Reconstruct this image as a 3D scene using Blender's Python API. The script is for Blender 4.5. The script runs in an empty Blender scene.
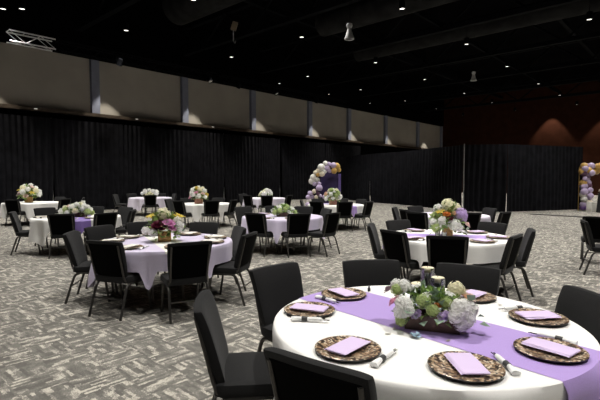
import bpy, bmesh, math, random
from math import sin, cos, pi, radians, sqrt, atan2
from mathutils import Vector, Matrix, noise

random.seed(7)
S = bpy.context.scene
COL = S.collection

# ------------------------------------------------------------------ camera
CAM_H, PITCH, FPX = 1.625, radians(2.8), 450.0
cam = bpy.data.cameras.new('camera'); cam.sensor_width = 36; cam.lens = 36 * FPX / 600
cam.clip_start = .05; cam.clip_end = 300
camo = bpy.data.objects.new('camera', cam); COL.objects.link(camo)
camo.location = (0, 0, CAM_H); camo.rotation_euler = (pi / 2 - PITCH, 0, 0)
S.camera = camo

def at(px, py, z):
    """World point at height z seen in the photograph at (px, py)."""
    x, y = (px - 300) / FPX, (200 - py) / FPX
    d = Vector((x, cos(PITCH) + y * sin(PITCH), -sin(PITCH) + y * cos(PITCH)))
    t = (z - CAM_H) / d.z
    return Vector((d.x * t, d.y * t, z))

# the hall's own axes: u runs along the panelled wall, v across the hall
U, V = Vector((.673, .74, 0)).normalized(), Vector((.74, -.673, 0)).normalized()
HALL = atan2(U.y, U.x)
def uv(u, v, z=0): return U * u + V * v + Vector((0, 0, z))

# ------------------------------------------------------------------ materials
def lin(c):
    return tuple(((x / 255) / 12.92 if x / 255 <= .04045 else ((x / 255 + .055) / 1.055) ** 2.4) for x in c) + (1,)

def mat(name, c, rough=.6, metal=0, var=.12, scale=30, bump=0, sheen=0, coat=0, emit=None, spec=.5, c2=None):
    m = bpy.data.materials.new(name); m.use_nodes = True
    nt = m.node_tree; b = nt.nodes['Principled BSDF']
    b.inputs['Roughness'].default_value = rough; b.inputs['Metallic'].default_value = metal
    b.inputs['Specular IOR Level'].default_value = spec
    b.inputs['Sheen Weight'].default_value = sheen
    b.inputs['Coat Weight'].default_value = coat
    tc = nt.nodes.new('ShaderNodeTexCoord')
    n = nt.nodes.new('ShaderNodeTexNoise'); n.inputs['Scale'].default_value = scale; n.inputs['Detail'].default_value = 4
    nt.links.new(tc.outputs['Object'], n.inputs['Vector'])
    r = nt.nodes.new('ShaderNodeValToRGB')
    k = lin(c) if max(c) > 1 else tuple(c) + (1,)
    k2 = lin(c2) if c2 else tuple(min(1, x * (1 + var)) for x in k[:3]) + (1,)
    k1 = k if c2 else tuple(x * (1 - var) for x in k[:3]) + (1,)
    r.color_ramp.elements[0].position = .35; r.color_ramp.elements[1].position = .65
    r.color_ramp.elements[0].color = k1; r.color_ramp.elements[1].color = k2
    nt.links.new(n.outputs['Fac'], r.inputs['Fac']); nt.links.new(r.outputs['Color'], b.inputs['Base Color'])
    if bump:
        bp = nt.nodes.new('ShaderNodeBump'); bp.inputs['Strength'].default_value = bump; bp.inputs['Distance'].default_value = .004
        nt.links.new(n.outputs['Fac'], bp.inputs['Height']); nt.links.new(bp.outputs['Normal'], b.inputs['Normal'])
    if name.startswith('petal'):
        tl = nt.nodes.new('ShaderNodeBsdfTranslucent'); nt.links.new(r.outputs['Color'], tl.inputs['Color'])
        mx = nt.nodes.new('ShaderNodeMixShader'); mx.inputs[0].default_value = .5; out = nt.nodes['Material Output']
        nt.links.new(b.outputs[0], mx.inputs[1]); nt.links.new(tl.outputs[0], mx.inputs[2]); nt.links.new(mx.outputs[0], out.inputs['Surface'])
    if emit:
        b.inputs['Emission Color'].default_value = lin(emit[0]); b.inputs['Emission Strength'].default_value = emit[1]
    return m

M = dict(
    fabric=mat('black_fabric', (.0145, .0145, .015), .85, var=.25, scale=260, bump=.3, sheen=.08, spec=.12),
    back_panel=mat('black_back_panel', (.0018, .0018, .0019), .75, var=.2, scale=200, bump=.2, spec=.03),
    frame=mat('gunmetal_tube', (.075, .071, .067), .38, .75, scale=60),
    leg_metal=mat('grey_tube', (.32, .31, .3), .4, .8),
    white_cloth=mat('white_linen', (.80, .79, .77), .85, var=.03, scale=300, bump=.12),
    ivory=mat('ivory_linen', (.78, .76, .70), .85, var=.03, scale=300, bump=.12),
    lavender_cloth=mat('lavender_satin', (.63, .57, .74), .5, var=.04, scale=90, bump=.1, sheen=.2),
    pale_lavender=mat('pale_lavender_linen', (.70, .65, .76), .6, var=.04, scale=90, bump=.1),
    runner=mat('purple_satin', (.43, .30, .66), .55, var=.04, scale=140, bump=.1, sheen=.15),
    dark_runner=mat('deep_purple_satin', (.20, .13, .40), .5, var=.05, scale=140, bump=.1),
    lilac=mat('lilac_napkin', (.64, .52, .75), .8, var=.03, scale=250, bump=.12),
    cream_napkin=mat('cream_napkin', (.74, .72, .66), .8, var=.03, scale=250, bump=.12),
    black_rim=mat('black_rim', (.02, .018, .018), .4),
    white_paper=mat('white_paper_napkin', (.82, .82, .81), .8, var=.02, scale=200, bump=.1),
    band=mat('charcoal_band', (.05, .05, .05), .6),
    steel=mat('steel', (.6, .6, .6), .25, 1),
    ply=mat('plywood', (.35, .24, .14), .6, var=.25, scale=8),
    walnut=mat('dark_walnut', (.10, .05, .035), .5, var=.35, scale=14, bump=.2),
    goldwood=mat('honey_wood', (.48, .26, .09), .5, var=.25, scale=25, bump=.2),
    pinkbox=mat('terracotta_box', (.42, .20, .14), .6, var=.2, scale=20),
    wax=mat('cream_wax', (.85, .78, .56), .45, var=.03),
    candle_white=mat('white_wax', (.85, .84, .80), .45, var=.03),
    leaf=mat('leaf_green', (.19, .30, .09), .55, scale=25, c2=(140, 170, 85)),
    eucalyptus=mat('eucalyptus_leaf', (.16, .22, .17), .6, scale=25, c2=(150, 175, 150)),
    drape=mat('black_drape', (.0092, .0092, .0112), .85, var=.3, scale=3, spec=.05),
    pipe=mat('white_pipe', (.34, .34, .33), .4, .4),
    panel=mat('taupe_panel', (.34, .315, .28), .8, var=.06, scale=.8),
    pilaster=mat('blue_grey_pilaster', (.2, .215, .28), .7, var=.05, scale=4, spec=.1),
    ledge=mat('brown_ledge', (.05, .034, .022), .6, var=.2, scale=5),
    wall_dark=mat('black_wall', (.0012, .0012, .0016), .9, var=.2, scale=2, spec=.03),
    maroon=mat('maroon_wall', (.03, .011, .0065), .8, var=.15, scale=1.5, spec=.03),
    ceil=mat('black_ceiling', (.0012, .0012, .0016), .9, var=.3, scale=.6, spec=.03),
    steelwork=mat('dark_steelwork', (.0042, .0045, .0054), .7, var=.3, scale=2, spec=.03),
    duct=mat('grey_duct', (.014, .014, .0142), .6, var=.3, scale=2, spec=.03),
    can=mat('white_can', (.36, .36, .36), .5),
    alu=mat('aluminium_truss', (.55, .55, .56), .35, .7),
    lens=mat('lit_lens', (.9, .9, .9), .4, emit=((255, 250, 240), 2.2)),
    ledge_lens=mat('dim_lens', (.5, .5, .5), .4, emit=((255, 250, 240), .35)),
    gold_metal=mat('gold_metal', (.55, .38, .12), .35, .8),
    purple_board=mat('purple_backdrop', (.032, .017, .085), .6, var=.12, scale=6),
    lav_board=mat('lavender_edge', (.12, .08, .27), .6),
    black_cloth=mat('black_cover', (.012, .012, .013), .85),
    white_box=mat('white_box', (.7, .68, .62), .7),
    pale_blue=mat('pale_blue_petal', (.42, .58, .72), .5, var=.2, scale=40),
    silver_leaf=mat('silver_confetti', (.5, .47, .42), .35, .5),
)
PET = {k: mat('petal_' + k, c, .6, var=.14, scale=35) for k, c in dict(
    white=(.94, .93, .88), cream=(.93, .87, .68), green=(.52, .62, .28), pink=(.80, .42, .58), hotpink=(.80, .40, .68), blush=(.86, .68, .64),
    burgundy=(.14, .012, .04), lavender=(.60, .46, .74), yellow=(.74, .58, .10), orange=(.66, .24, .06), peach=(.78, .52, .36), mauve=(.30, .20, .24)).items()}
BAL = {k: mat('balloon_' + k, c, .28, var=.05, coat=.3) for k, c in dict(
    white=(.82, .80, .76), lilac=(.55, .44, .66), gold=(.58, .36, .10), cream=(.78, .70, .56), purple=(.24, .13, .40), plum=(.12, .05, .10)).items()}

def glass(name, tint=(1, 1, 1), gl=.12):
    m = bpy.data.materials.new(name); m.use_nodes = True; nt = m.node_tree
    nt.nodes.clear()
    o = nt.nodes.new('ShaderNodeOutputMaterial'); mx = nt.nodes.new('ShaderNodeMixShader')
    t = nt.nodes.new('ShaderNodeBsdfTransparent'); t.inputs[0].default_value = tint + (1,)
    g = nt.nodes.new('ShaderNodeBsdfGlossy'); g.inputs['Roughness'].default_value = .04
    f = nt.nodes.new('ShaderNodeFresnel'); f.inputs['IOR'].default_value = 1.5
    ad = nt.nodes.new('ShaderNodeMath'); ad.operation = 'MULTIPLY_ADD'; ad.inputs[1].default_value = .9; ad.inputs[2].default_value = gl * .25
    nt.links.new(f.outputs[0], ad.inputs[0]); nt.links.new(ad.outputs[0], mx.inputs[0])
    nt.links.new(t.outputs[0], mx.inputs[1]); nt.links.new(g.outputs[0], mx.inputs[2]); nt.links.new(mx.outputs[0], o.inputs[0])
    return m
M['glass'] = glass('clear_glass'); M['water'] = glass('clear_water', (.9, .94, .95), .02)

def mosaic():
    m = bpy.data.materials.new('mosaic_charger'); m.use_nodes = True; nt = m.node_tree; b = nt.nodes['Principled BSDF']
    tc = nt.nodes.new('ShaderNodeTexCoord'); v = nt.nodes.new('ShaderNodeTexVoronoi'); v.inputs['Scale'].default_value = 85
    nt.links.new(tc.outputs['Object'], v.inputs['Vector'])
    sep = nt.nodes.new('ShaderNodeSeparateColor'); nt.links.new(v.outputs['Color'], sep.inputs[0])
    r = nt.nodes.new('ShaderNodeValToRGB'); r.color_ramp.interpolation = 'CONSTANT'
    cols = [(0, (.035, .022, .016)), (.36, (.17, .10, .06)), (.55, (.42, .29, .18)), (.80, (.72, .62, .48))]
    r.color_ramp.elements[1].position = cols[1][0]
    for _ in cols[2:]: r.color_ramp.elements.new(.9)
    for e, (p, c) in zip(r.color_ramp.elements, cols): e.position = p; e.color = c + (1,)
    nt.links.new(sep.outputs[0], r.inputs['Fac']); nt.links.new(r.outputs['Color'], b.inputs['Base Color'])
    b.inputs['Roughness'].default_value = .35; b.inputs['Metallic'].default_value = .2
    return m
M['mosaic'] = mosaic()

def carpet():
    m = bpy.data.materials.new('patterned_carpet'); m.use_nodes = True; nt = m.node_tree; b = nt.nodes['Principled BSDF']
    L = nt.links.new; N = nt.nodes.new
    def math_(op, a, c=None, d=None):
        n = N('ShaderNodeMath'); n.operation = op
        for i, x in enumerate((a, c, d)):
            if x is None: continue
            if isinstance(x, (int, float)): n.inputs[i].default_value = x
            else: L(x, n.inputs[i])
        return n.outputs[0]
    tc = N('ShaderNodeTexCoord'); sx = N('ShaderNodeSeparateXYZ'); L(tc.outputs['Object'], sx.inputs[0])
    x, y = sx.outputs[0], sx.outputs[1]
    T = .34
    par = math_('MODULO', math_('ABSOLUTE', math_('ADD', math_('FLOOR', math_('DIVIDE', x, T)), math_('FLOOR', math_('DIVIDE', y, T)))), 2)
    def strokes(a, c, off):
        wob = N('ShaderNodeTexNoise'); wob.inputs['Scale'].default_value = 38; wob.inputs['Detail'].default_value = 2; L(tc.outputs['Object'], wob.inputs['Vector'])
        c2 = math_('ADD', math_('ADD', c, off + 40), math_('MULTIPLY', math_('SUBTRACT', wob.outputs['Fac'], .5), .030))
        row = math_('FLOOR', math_('MULTIPLY', c2, 36))
        wn = N('ShaderNodeTexWhiteNoise'); wn.noise_dimensions = '1D'; L(row, wn.inputs['W'])
        col = math_('FLOOR', math_('ADD', math_('MULTIPLY', math_('ADD', a, math_('MULTIPLY', wob.outputs['Fac'], .05)), 7.5), math_('MULTIPLY', wn.outputs['Value'], 9)))
        cb = N('ShaderNodeCombineXYZ'); L(col, cb.inputs[0]); L(row, cb.inputs[1])
        w2 = N('ShaderNodeTexWhiteNoise'); w2.noise_dimensions = '2D'; L(cb.outputs[0], w2.inputs['Vector'])
        n = N('ShaderNodeTexNoise'); n.inputs['Scale'].default_value = 9; n.inputs['Detail'].default_value = 3; L(tc.outputs['Object'], n.inputs['Vector'])
        return math_('ADD', math_('MULTIPLY', w2.outputs['Value'], .24), math_('MULTIPLY_ADD', n.outputs['Fac'], .36, .185))
    mixs = N('ShaderNodeMix'); mixs.data_type = 'FLOAT'
    L(par, mixs.inputs[0]); L(strokes(x, y, 0), mixs.inputs[2]); L(strokes(y, x, 7), mixs.inputs[3])
    fine = N('ShaderNodeTexNoise'); fine.inputs['Scale'].default_value = 95; fine.inputs['Detail'].default_value = 3; L(tc.outputs['Object'], fine.inputs['Vector'])
    s = math_('ADD', mixs.outputs[0], math_('MULTIPLY', math_('SUBTRACT', fine.outputs['Fac'], .5), .5))
    r = N('ShaderNodeValToRGB'); els = r.color_ramp.elements
    els[0].position = .36; els[0].color = (.112, .107, .097, 1); els[1].position = .60; els[1].color = (.50, .468, .405, 1)
    e = els.new(.47); e.color = (.165, .157, .142, 1); e = els.new(.555); e.color = (.22, .209, .187, 1)
    L(s, r.inputs['Fac']); L(r.outputs['Color'], b.inputs['Base Color'])
    b.inputs['Roughness'].default_value = .95; b.inputs['Specular IOR Level'].default_value = .15
    bp = N('ShaderNodeBump'); bp.inputs['Strength'].default_value = .3; bp.inputs['Distance'].default_value = .004
    L(fine.outputs['Fac'], bp.inputs['Height']); L(bp.outputs['Normal'], b.inputs['Normal'])
    return m
M['carpet'] = carpet()

# ------------------------------------------------------------------ mesh helpers
def mesh(bm, name, m, smooth=True):
    bmesh.ops.recalc_face_normals(bm, faces=bm.faces)
    me = bpy.data.meshes.new(name); bm.to_mesh(me); bm.free()
    for x in (m if isinstance(m, (list, tuple)) else [m]): me.materials.append(x)
    if smooth:
        me.polygons.foreach_set('use_smooth', [True] * len(me.polygons))
        try: me.set_sharp_from_angle(angle=radians(40))
        except Exception: pass
    return me
def link(name, me, parent=None, loc=None, rz=0):
    o = bpy.data.objects.new(name, me); COL.objects.link(o)
    if parent: o.parent = parent
    if loc is not None: o.location = loc
    if rz: o.rotation_euler.z = rz
    return o
def obj(name, bm, m, parent=None, loc=None, rz=0, smooth=True): return link(name, mesh(bm, name, m, smooth), parent, loc, rz)
def tag(o, label, cat, group=None):
    o['label'] = label; o['category'] = cat
    if group: o['group'] = group
    return o
def thing(name, label, cat, loc=(0, 0, 0), rz=0, group=None):
    o = bpy.data.objects.new(name, None); o.empty_display_size = .1; COL.objects.link(o); o.location = loc; o.rotation_euler.z = rz
    return tag(o, label, cat, group)
def struct(name, bm, m, loc=None, rz=0, smooth=False):
    o = obj(name, bm, m, None, loc, rz, smooth); o['kind'] = 'structure'; return o
def dup(root, loc, rz, label, group=None):
    r = root.copy(); COL.objects.link(r); r.location = loc; r.rotation_euler = (0, 0, rz); r['label'] = label
    if group: r['group'] = group
    for ch in root.children:
        c = ch.copy(); COL.objects.link(c); c.parent = r
        for g in ch.children:
            d = g.copy(); COL.objects.link(d); d.parent = c
    return r
def box(bm, c, s, rot=None, bev=0):
    r = bmesh.ops.create_cube(bm, size=1)
    vs = r['verts']
    bmesh.ops.scale(bm, vec=s, verts=vs)
    if bev:
        es = list({e for v in vs for e in v.link_edges})
        q = bmesh.ops.bevel(bm, geom=es, offset=bev, segments=2, affect='EDGES', profile=.5)
        vs = list({v for f in q['faces'] for v in f.verts} | {v for v in vs if v.is_valid})
    if rot is not None: bmesh.ops.rotate(bm, matrix=rot, verts=vs)
    bmesh.ops.translate(bm, vec=c, verts=vs)
    return vs
def tube(bm, pts, r, sides=8, cap=True, radii=None):
    pts = [Vector(p) for p in pts]; rings = []
    up = None
    for i, p in enumerate(pts):
        d = (pts[min(i + 1, len(pts) - 1)] - pts[max(i - 1, 0)]).normalized()
        if up is None: up = Vector((0, 0, 1)) if abs(d.z) < .9 else Vector((1, 0, 0))
        a = d.cross(up).normalized(); bb = a.cross(d).normalized(); up = bb
        rr = radii[i] if radii else r
        rings.append([bm.verts.new(p + (a * cos(2 * pi * k / sides) + bb * sin(2 * pi * k / sides)) * rr) for k in range(sides)])
    for A, B in zip(rings, rings[1:]):
        for k in range(sides): bm.faces.new((A[k], A[(k + 1) % sides], B[(k + 1) % sides], B[k]))
    if cap: bm.faces.new(rings[0][::-1]); bm.faces.new(rings[-1])
def rounded(pts, rad=.05, n=4):
    pts = [Vector(p) for p in pts]; out = [pts[0]]
    for a, b, c in zip(pts, pts[1:], pts[2:]):
        r1 = min(rad, (a - b).length * .48, (c - b).length * .48)
        p, q = b + (a - b).normalized() * r1, b + (c - b).normalized() * r1
        for k in range(n + 1):
            t = k / n; out.append(p * (1 - t) ** 2 + b * 2 * t * (1 - t) + q * t * t)
    return out + [pts[-1]]
def lathe(bm, prof, seg=32, c=(0, 0, 0), cap=False):
    rings = []
    for r, z in prof:
        rings.append([bm.verts.new((c[0] + r * cos(2 * pi * k / seg), c[1] + r * sin(2 * pi * k / seg), c[2] + z)) for k in range(seg)])
    for A, B in zip(rings, rings[1:]):
        for k in range(seg): bm.faces.new((A[k], A[(k + 1) % seg], B[(k + 1) % seg], B[k]))
    if cap: bm.faces.new(rings[0][::-1]); bm.faces.new(rings[-1])
def slab(bm, nu, nv, P):
    """Closed pillow: P(a, b, side) with a, b in -1..1; both sides meet at the border."""
    V0, V1 = {}, {}
    for i in range(nu + 1):
        for j in range(nv + 1):
            a, b = sin(pi / 2 * (2 * i / nu - 1)), sin(pi / 2 * (2 * j / nv - 1))
            V0[i, j] = bm.verts.new(P(a, b, 1))
            V1[i, j] = V0[i, j] if i in (0, nu) or j in (0, nv) else bm.verts.new(P(a, b, -1))
    for i in range(nu):
        for j in range(nv):
            bm.faces.new((V0[i, j], V0[i + 1, j], V0[i + 1, j + 1], V0[i, j + 1]))
            f = (V1[i, j], V1[i, j + 1], V1[i + 1, j + 1], V1[i + 1, j])
            if len(set(f)) == 4 and not (i in (0, nu - 1) and j in (0, nv - 1) and False):
                try: bm.faces.new(f)
                except ValueError: pass

# ------------------------------------------------------------------ hall
def quad(pts):
    bm = bmesh.new(); bm.faces.new([bm.verts.new(p) for p in pts]); return bm
UA, UB, VA, VB, ZC = -9.0, 50.0, -23.3, 19.0, 11.0
fl = bmesh.new(); box(fl, ((UA + UB) / 2, (VA + VB) / 2 * -1, -.05), (UB - UA, VB - VA, .1))
floor = struct('floor', fl, M['carpet'], (0, 0, 0), HALL)          # local x = u, local y = -v
def slab_uv(u0, u1, v0, v1, z0, z1, bm=None):
    bm = bm or bmesh.new(); box(bm, ((u0 + u1) / 2, -(v0 + v1) / 2, (z0 + z1) / 2), (abs(u1 - u0), abs(v1 - v0), abs(z1 - z0))); return bm
struct('ceiling', slab_uv(UA, UB, VA, VB, ZC, ZC + .2), M['ceil'], (0, 0, 0), HALL)
ZB, ZT = 4.87, 7.6
bm = slab_uv(UA, UB, VA - .2, VA, 0, ZB); struct('wall_left', bm, M['wall_dark'], (0, 0, 0), HALL)
struct('wall_left.001', slab_uv(UA, UB, VA - .2, VA, ZB, ZT), M['panel'], (0, 0, 0), HALL)
struct('wall_left.002', slab_uv(UA, UB, VA - .2, VA + .3, ZT, ZC), M['wall_dark'], (0, 0, 0), HALL)
struct('wall_far', slab_uv(UB, UB + .2, VA, VB, 0, ZC), M['maroon'], (0, 0, 0), HALL)
struct('wall_right', slab_uv(UA, UB, VB, VB + .2, 0, ZC), M['wall_dark'], (0, 0, 0), HALL)
struct('wall_near', slab_uv(UA - .2, UA, VA, VB, 0, ZC), M['wall_dark'], (0, 0, 0), HALL)
struct('trim_1', slab_uv(UA, UB, VA, VA + .35, ZB - .16, ZB), M['ledge'], (0, 0, 0), HALL)
def u_at(px, v):                      # where the wall line v is met by the photo column px
    k = (px - 300) / FPX
    return (V.x * v - k * V.y * v) / (k * U.y - U.x)
pil_u = [u_at(px, VA + .1) for px in (97, 185.5, 253, 309.5, 348.5, 385, 417)]
pil_u = [pil_u[0] - (pil_u[1] - pil_u[0])] + pil_u + [49.9]
for i, u in enumerate(pil_u):
    struct('trim_%d' % (i + 2), slab_uv(u - .2, u + .2, VA, VA + .22, ZB, ZT - .02), M['pilaster'], (0, 0, 0), HALL)
# roof steel and ducts
for i, u in enumerate((9.2, 15.2, 21.2, 27.2, 33.2, 39.2, 45.2)):
    bm = bmesh.new()
    for z in (8.75, 10.2): slab_uv(u - .14, u + .14, VA + .4, VB - .4, z, z + .22, bm)
    n = 22
    for k in range(n):
        a, b = VA + .4 + (VB - VA - .8) * k / n, VA + .4 + (VB - VA - .8) * (k + 1) / n
        z0, z1 = (8.85, 10.3) if k % 2 else (10.3, 8.85)
        tube(bm, [(u, -a, z0), (u, -b, z1)], .06, 6)
    struct('roof_beam' if i == 0 else 'roof_beam.%03d' % i, bm, M['steelwork'], (0, 0, 0), HALL)
for i, v in enumerate((-16.4, -11.2, -6.1, -1, 4)):
    struct('roof_joist' if i == 0 else 'roof_joist.%03d' % i, slab_uv(UA + .5, UB - .5, v - .1, v + .1, 9.9, 10.15), M['steelwork'], (0, 0, 0), HALL)
def duct(name, pts, r, label):
    bm = bmesh.new(); tube(bm, rounded(pts, 1.5, 6), r, 20)
    tag(obj(name, bm, M['duct']), label, 'air duct', 'ventilation ducts under the ceiling')
duct('air_duct', [uv(12.2, -19, 9.7), uv(12.2, -9, 9.7)], .8, 'big round grey air duct high above the second wall panel')
duct('air_duct', [uv(18.2, -15, 9.5), uv(18.2, 14, 9.5)], .6, 'straight grey air duct crossing the ceiling above the white hanging speaker')
duct('air_duct', [uv(24.2, -17, 9.6), uv(24.2, 14, 9.6)], .5, 'dim grey air duct crossing the ceiling beyond the white hanging speakers')

# ------------------------------------------------------------------ drapes and pipes
def drape_panel(p0, p1, h, seed, label, group, tail=.10, amp=.06):
    """A pleated cloth hung from p0 to p1; its lower corners draw in from the poles."""
    p0, p1 = Vector(p0), Vector(p1); L = (p1 - p0).length; d = (p1 - p0) / L; n = Vector((-d.y, d.x, 0))
    rnd = random.Random(seed); bm = bmesh.new()
    nx, nz = int(L / .045), 10; grid = []
    ph = rnd.random() * 9
    for i in range(nx + 1):
        s = i / nx * L; col = []
        for j in range(nz + 1):
            t = j / nz; z = .03 + (h - .03) * (1 - t)
            w = noise.noise(Vector((s * .9 + seed * 7, t * .6, seed)))
            f = sin(2 * pi * s / .27 + ph + 2.2 * w + 1.3 * sin(s * 1.7)) * amp * (.55 + .45 * t) + .07 * noise.noise(Vector((s * .5, t * 1.4, seed + 3)))
            ss = s + (L / 2 - s) / (L / 2) * tail * max(0, (t - .45) / .55) ** 2
            col.append(bm.verts.new(d * ss + n * f + Vector((0, 0, z))))
        grid.append(col)
    for i in range(nx):
        for j in range(nz): bm.faces.new((grid[i][j], grid[i + 1][j], grid[i + 1][j + 1], grid[i][j + 1]))
    o = obj('drape', bm, M['drape'], None, p0)
    tag(o, label, 'drape', group); return o
def pole(p, h, label):
    t = thing('drape_pole', label, 'drape pole', p, 0, 'upright poles holding the drapes')
    bm = bmesh.new(); tube(bm, [(0, 0, .02), (0, 0, h)], .02, 10); obj('upright', bm, M['pipe'], t)
    bm = bmesh.new(); box(bm, (0, 0, .01), (.4, .4, .012), None, .003); obj('base_plate', bm, M['frame'], t)
VD, HD = -22.75, 4.4
us = [-2.4, 2.75, 7.85, 12.8, 17.95, 23.0, 28.0, 33.0]
nth = ['nearest', 'second', 'third', 'fourth', 'fifth', 'sixth', 'seventh', 'eighth', 'ninth']
where = ['beyond the bouquet table at the photo\'s edge', 'behind the gold-vased bouquet on the far white table', 'beside the bare strip of drape pole by the purple-runner table', 'behind the far white flowers',
         'behind the yellow bouquet', 'behind the low green centrepiece table', 'behind the purple arch backdrop']
for i in range(7):
    drape_panel(uv(us[i] + .015, VD), uv(us[i + 1] - .015, VD), HD, 11 + i, 'tall black pleated drape under the wall panels, ' + nth[i] + ' along that wall', 'tall drapes along the panelled wall', tail=.12)
for i, u in enumerate(us[2:7]):
    pole(uv(u, VD - .13), HD + .03, 'tall drape pole by the panelled wall, ' + nth[i] + ' pole along it')
F = [at(338, 199, 0), at(369.5, 202.7, 0), at(403, 205.2, 0), at(462, 212, 0), at(506, 212.6, 0), at(581, 209.8, 0)]
fl_lab = ['low black drape reaching back behind the chairs beside the arch', 'low black drape behind the pole bottoms nearest the arch', 'low black drape angled behind the tall mixed bouquet', 'low black drape facing the camera with broad lit pleats', 'low black drape in shadow ending beside the balloon column']
HF = 3.2
for i in range(5):
    d = (F[i + 1] - F[i]).normalized()
    drape_panel(F[i] + d * .004, F[i + 1] - d * .004, HF, 31 + i, fl_lab[i], 'free-standing drapes across the hall', tail=.035, amp=(.05, .05, .055, .06, .02)[i])
pl = ['low drape pole hidden farthest back behind the arch chairs', 'low drape pole nearest the purple arch backdrop', 'low drape pole second from the purple arch backdrop', 'white drape pole showing full length behind the tall mixed bouquet', 'low drape pole between the lit drape and the dark one', 'low drape pole beside the balloon column']
for i, p in enumerate(F):
    pole(p + (Vector((.0, -.16, 0)) if i == 3 else Vector((.14, .05, 0)) if i == 0 else Vector((.02, .14, 0))), HF + (.04 if i == 3 else -.06), pl[i])

# ------------------------------------------------------------------ chair
def make_chair():
    t = thing('banquet_chair', '', 'chair', (0, 0, -50), 0, 'padded banquet chairs around the round tables')
    bm = bmesh.new()
    def seat(a, b, s):
        e = max(0, (1 - abs(a) ** 8)) ** .125 * max(0, (1 - abs(b) ** 8)) ** .125
        r = 1 - .10 * (abs(a) ** 6) * (abs(b) ** 6)
        z = .432 + (.048 * e + .012 * (1 - a * a) * (1 - b * b) if s > 0 else -.035 * e)
        return (.245 * a * r, .005 + .235 * b * r, z - .012 * max(0, b) ** 4)
    slab(bm, 14, 14, seat); obj('seat', bm, M['fabric'], t)
    bm = bmesh.new()
    def back(a, b, s):
        e = max(0, (1 - abs(a) ** 9)) ** .111 * max(0, (1 - abs(b) ** 9)) ** .111
        h = (b + 1) / 2
        z = .47 + .437 * h - .010 * abs(a) ** 6 * h
        w = .209 + .050 * h ** .5
        y = -.200 - .115 * h - .045 * max(0, h - .72) ** 1.3 + .018 * a * a
        th = .036 * e * (1 + .12 * sin(pi * h)) if s > 0 else -.022 * e
        return (w * a * (1 - .02 * abs(b) ** 8), y + th, z)
    slab(bm, 14, 16, back); obj('backrest', bm, M['fabric'], t)
    bm = bmesh.new()
    def panel(a, b, s):
        h = (b * .93 + .93) / 2 * .96; p = back(a * .87, 2 * (h + .02) - 1, -1); e = max(0, (1 - abs(a) ** 12)) ** .08 * max(0, (1 - abs(b) ** 12)) ** .08
        return (p[0], p[1] + (-.008 * e if s > 0 else .006), p[2])
    slab(bm, 10, 12, panel); obj('back_panel', bm, M['back_panel'], t)
    for s in (-1, 1):
        x = .221 * s
        bm = bmesh.new(); tube(bm, rounded([(x, -.02, .405), (x, -.19, .405), (x * .95, -.220, .47), (x * .97, -.266, .66), (x * .98, -.316, .86)], .04), .0125, 8)
        obj('back_frame', bm, M['frame'], t)
    for s in (-1, 1):
        x = .225 * s
        bm = bmesh.new(); tube(bm, rounded([(x, .06, .392), (x, -.185, .392), (x * 1.04, -.31, .0)], .07, 5), .0155, 8); obj('leg', bm, M['frame'], t)
        bm = bmesh.new(); tube(bm, rounded([(x * .93, -.06, .385), (x * .93, .165, .385), (x * .98, .225, .0)], .07, 5), .0155, 8); obj('leg', bm, M['frame'], t)
    bm = bmesh.new(); tube(bm, [(-.23, -.243, .215), (.23, -.243, .215)], .009, 8); obj('stretcher', bm, M['frame'], t)
    bm = bmesh.new(); tube(bm, [(-.21, .17, .37), (.21, .17, .37)], .009, 8); obj('stretcher', bm, M['frame'], t)
    return t
CHAIR = make_chair(); chair_used = [0]
BT = Vector((0, -.33, 0))
def place_chair(q, facing, label):
    """A chair whose back's top centre is over q, looking along the angle facing."""
    a = facing - pi / 2; R = Matrix.Rotation(a, 3, 'Z'); loc = Vector((q[0], q[1], 0)) - R @ BT; loc.z = 0
    label = 'black padded chair ' + label
    if not chair_used[0]:
        chair_used[0] = 1; CHAIR.location = loc; CHAIR.rotation_euler.z = a; CHAIR['label'] = label; return CHAIR, loc, a
    return dup(CHAIR, loc, a, label), loc, a

# ------------------------------------------------------------------ tables
RT, ZTOP = .905, .752
def make_table(loc, label):
    t = thing('round_table', label, 'table', loc, .4, 'round banquet tables')
    bm = bmesh.new(); lathe(bm, [(.0001, .72), (RT - .01, .72), (RT, .73), (RT, ZTOP - .006), (RT - .004, ZTOP), (.0001, ZTOP)], 64); obj('tabletop', bm, M['ply'], t)
    for sx in (-1, 1):
        for sy in (-1, 1):
            bm = bmesh.new(); tube(bm, rounded([(sx * .20, sy * .06, .72), (sx * .20, sy * .08, .35), (sx * .20, sy * .26, 0)], .12, 5), .016, 8); obj('leg', bm, M['leg_metal'], t)
    return t
def cloth_fn(seed, dirs, hang=.46):
    rnd = random.Random(seed); ph = [rnd.random() * 6.28 for _ in range(4)]
    def near(th):
        best = 0
        for c, hw in dirs:
            d = abs((th - c + pi) % (2 * pi) - pi); best = max(best, max(0, 1 - max(0, d - hw - .02) / .11))
        return min(1, best)
    def fold(th): return sin(9 * th + ph[0] + .8 * sin(2 * th + ph[1])) * .6 + sin(17 * th + ph[2]) * .28 + .2 * sin(5 * th + ph[3])
    def L(th):
        k = near(th); k = k * k * (3 - 2 * k)
        return (hang + .05 * fold(th + .2)) * (1 - k) + .235 * k
    def P(th, l, off=0):
        k = near(th)
        a = (.13 * min(1, l / .36) ** .85) * (1 - .6 * k)
        r = RT + .006 + .008 * min(1, l / .03) + .10 * l * (1 - k) + a * fold(th) * .62 + off
        return r
    return P, L
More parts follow.
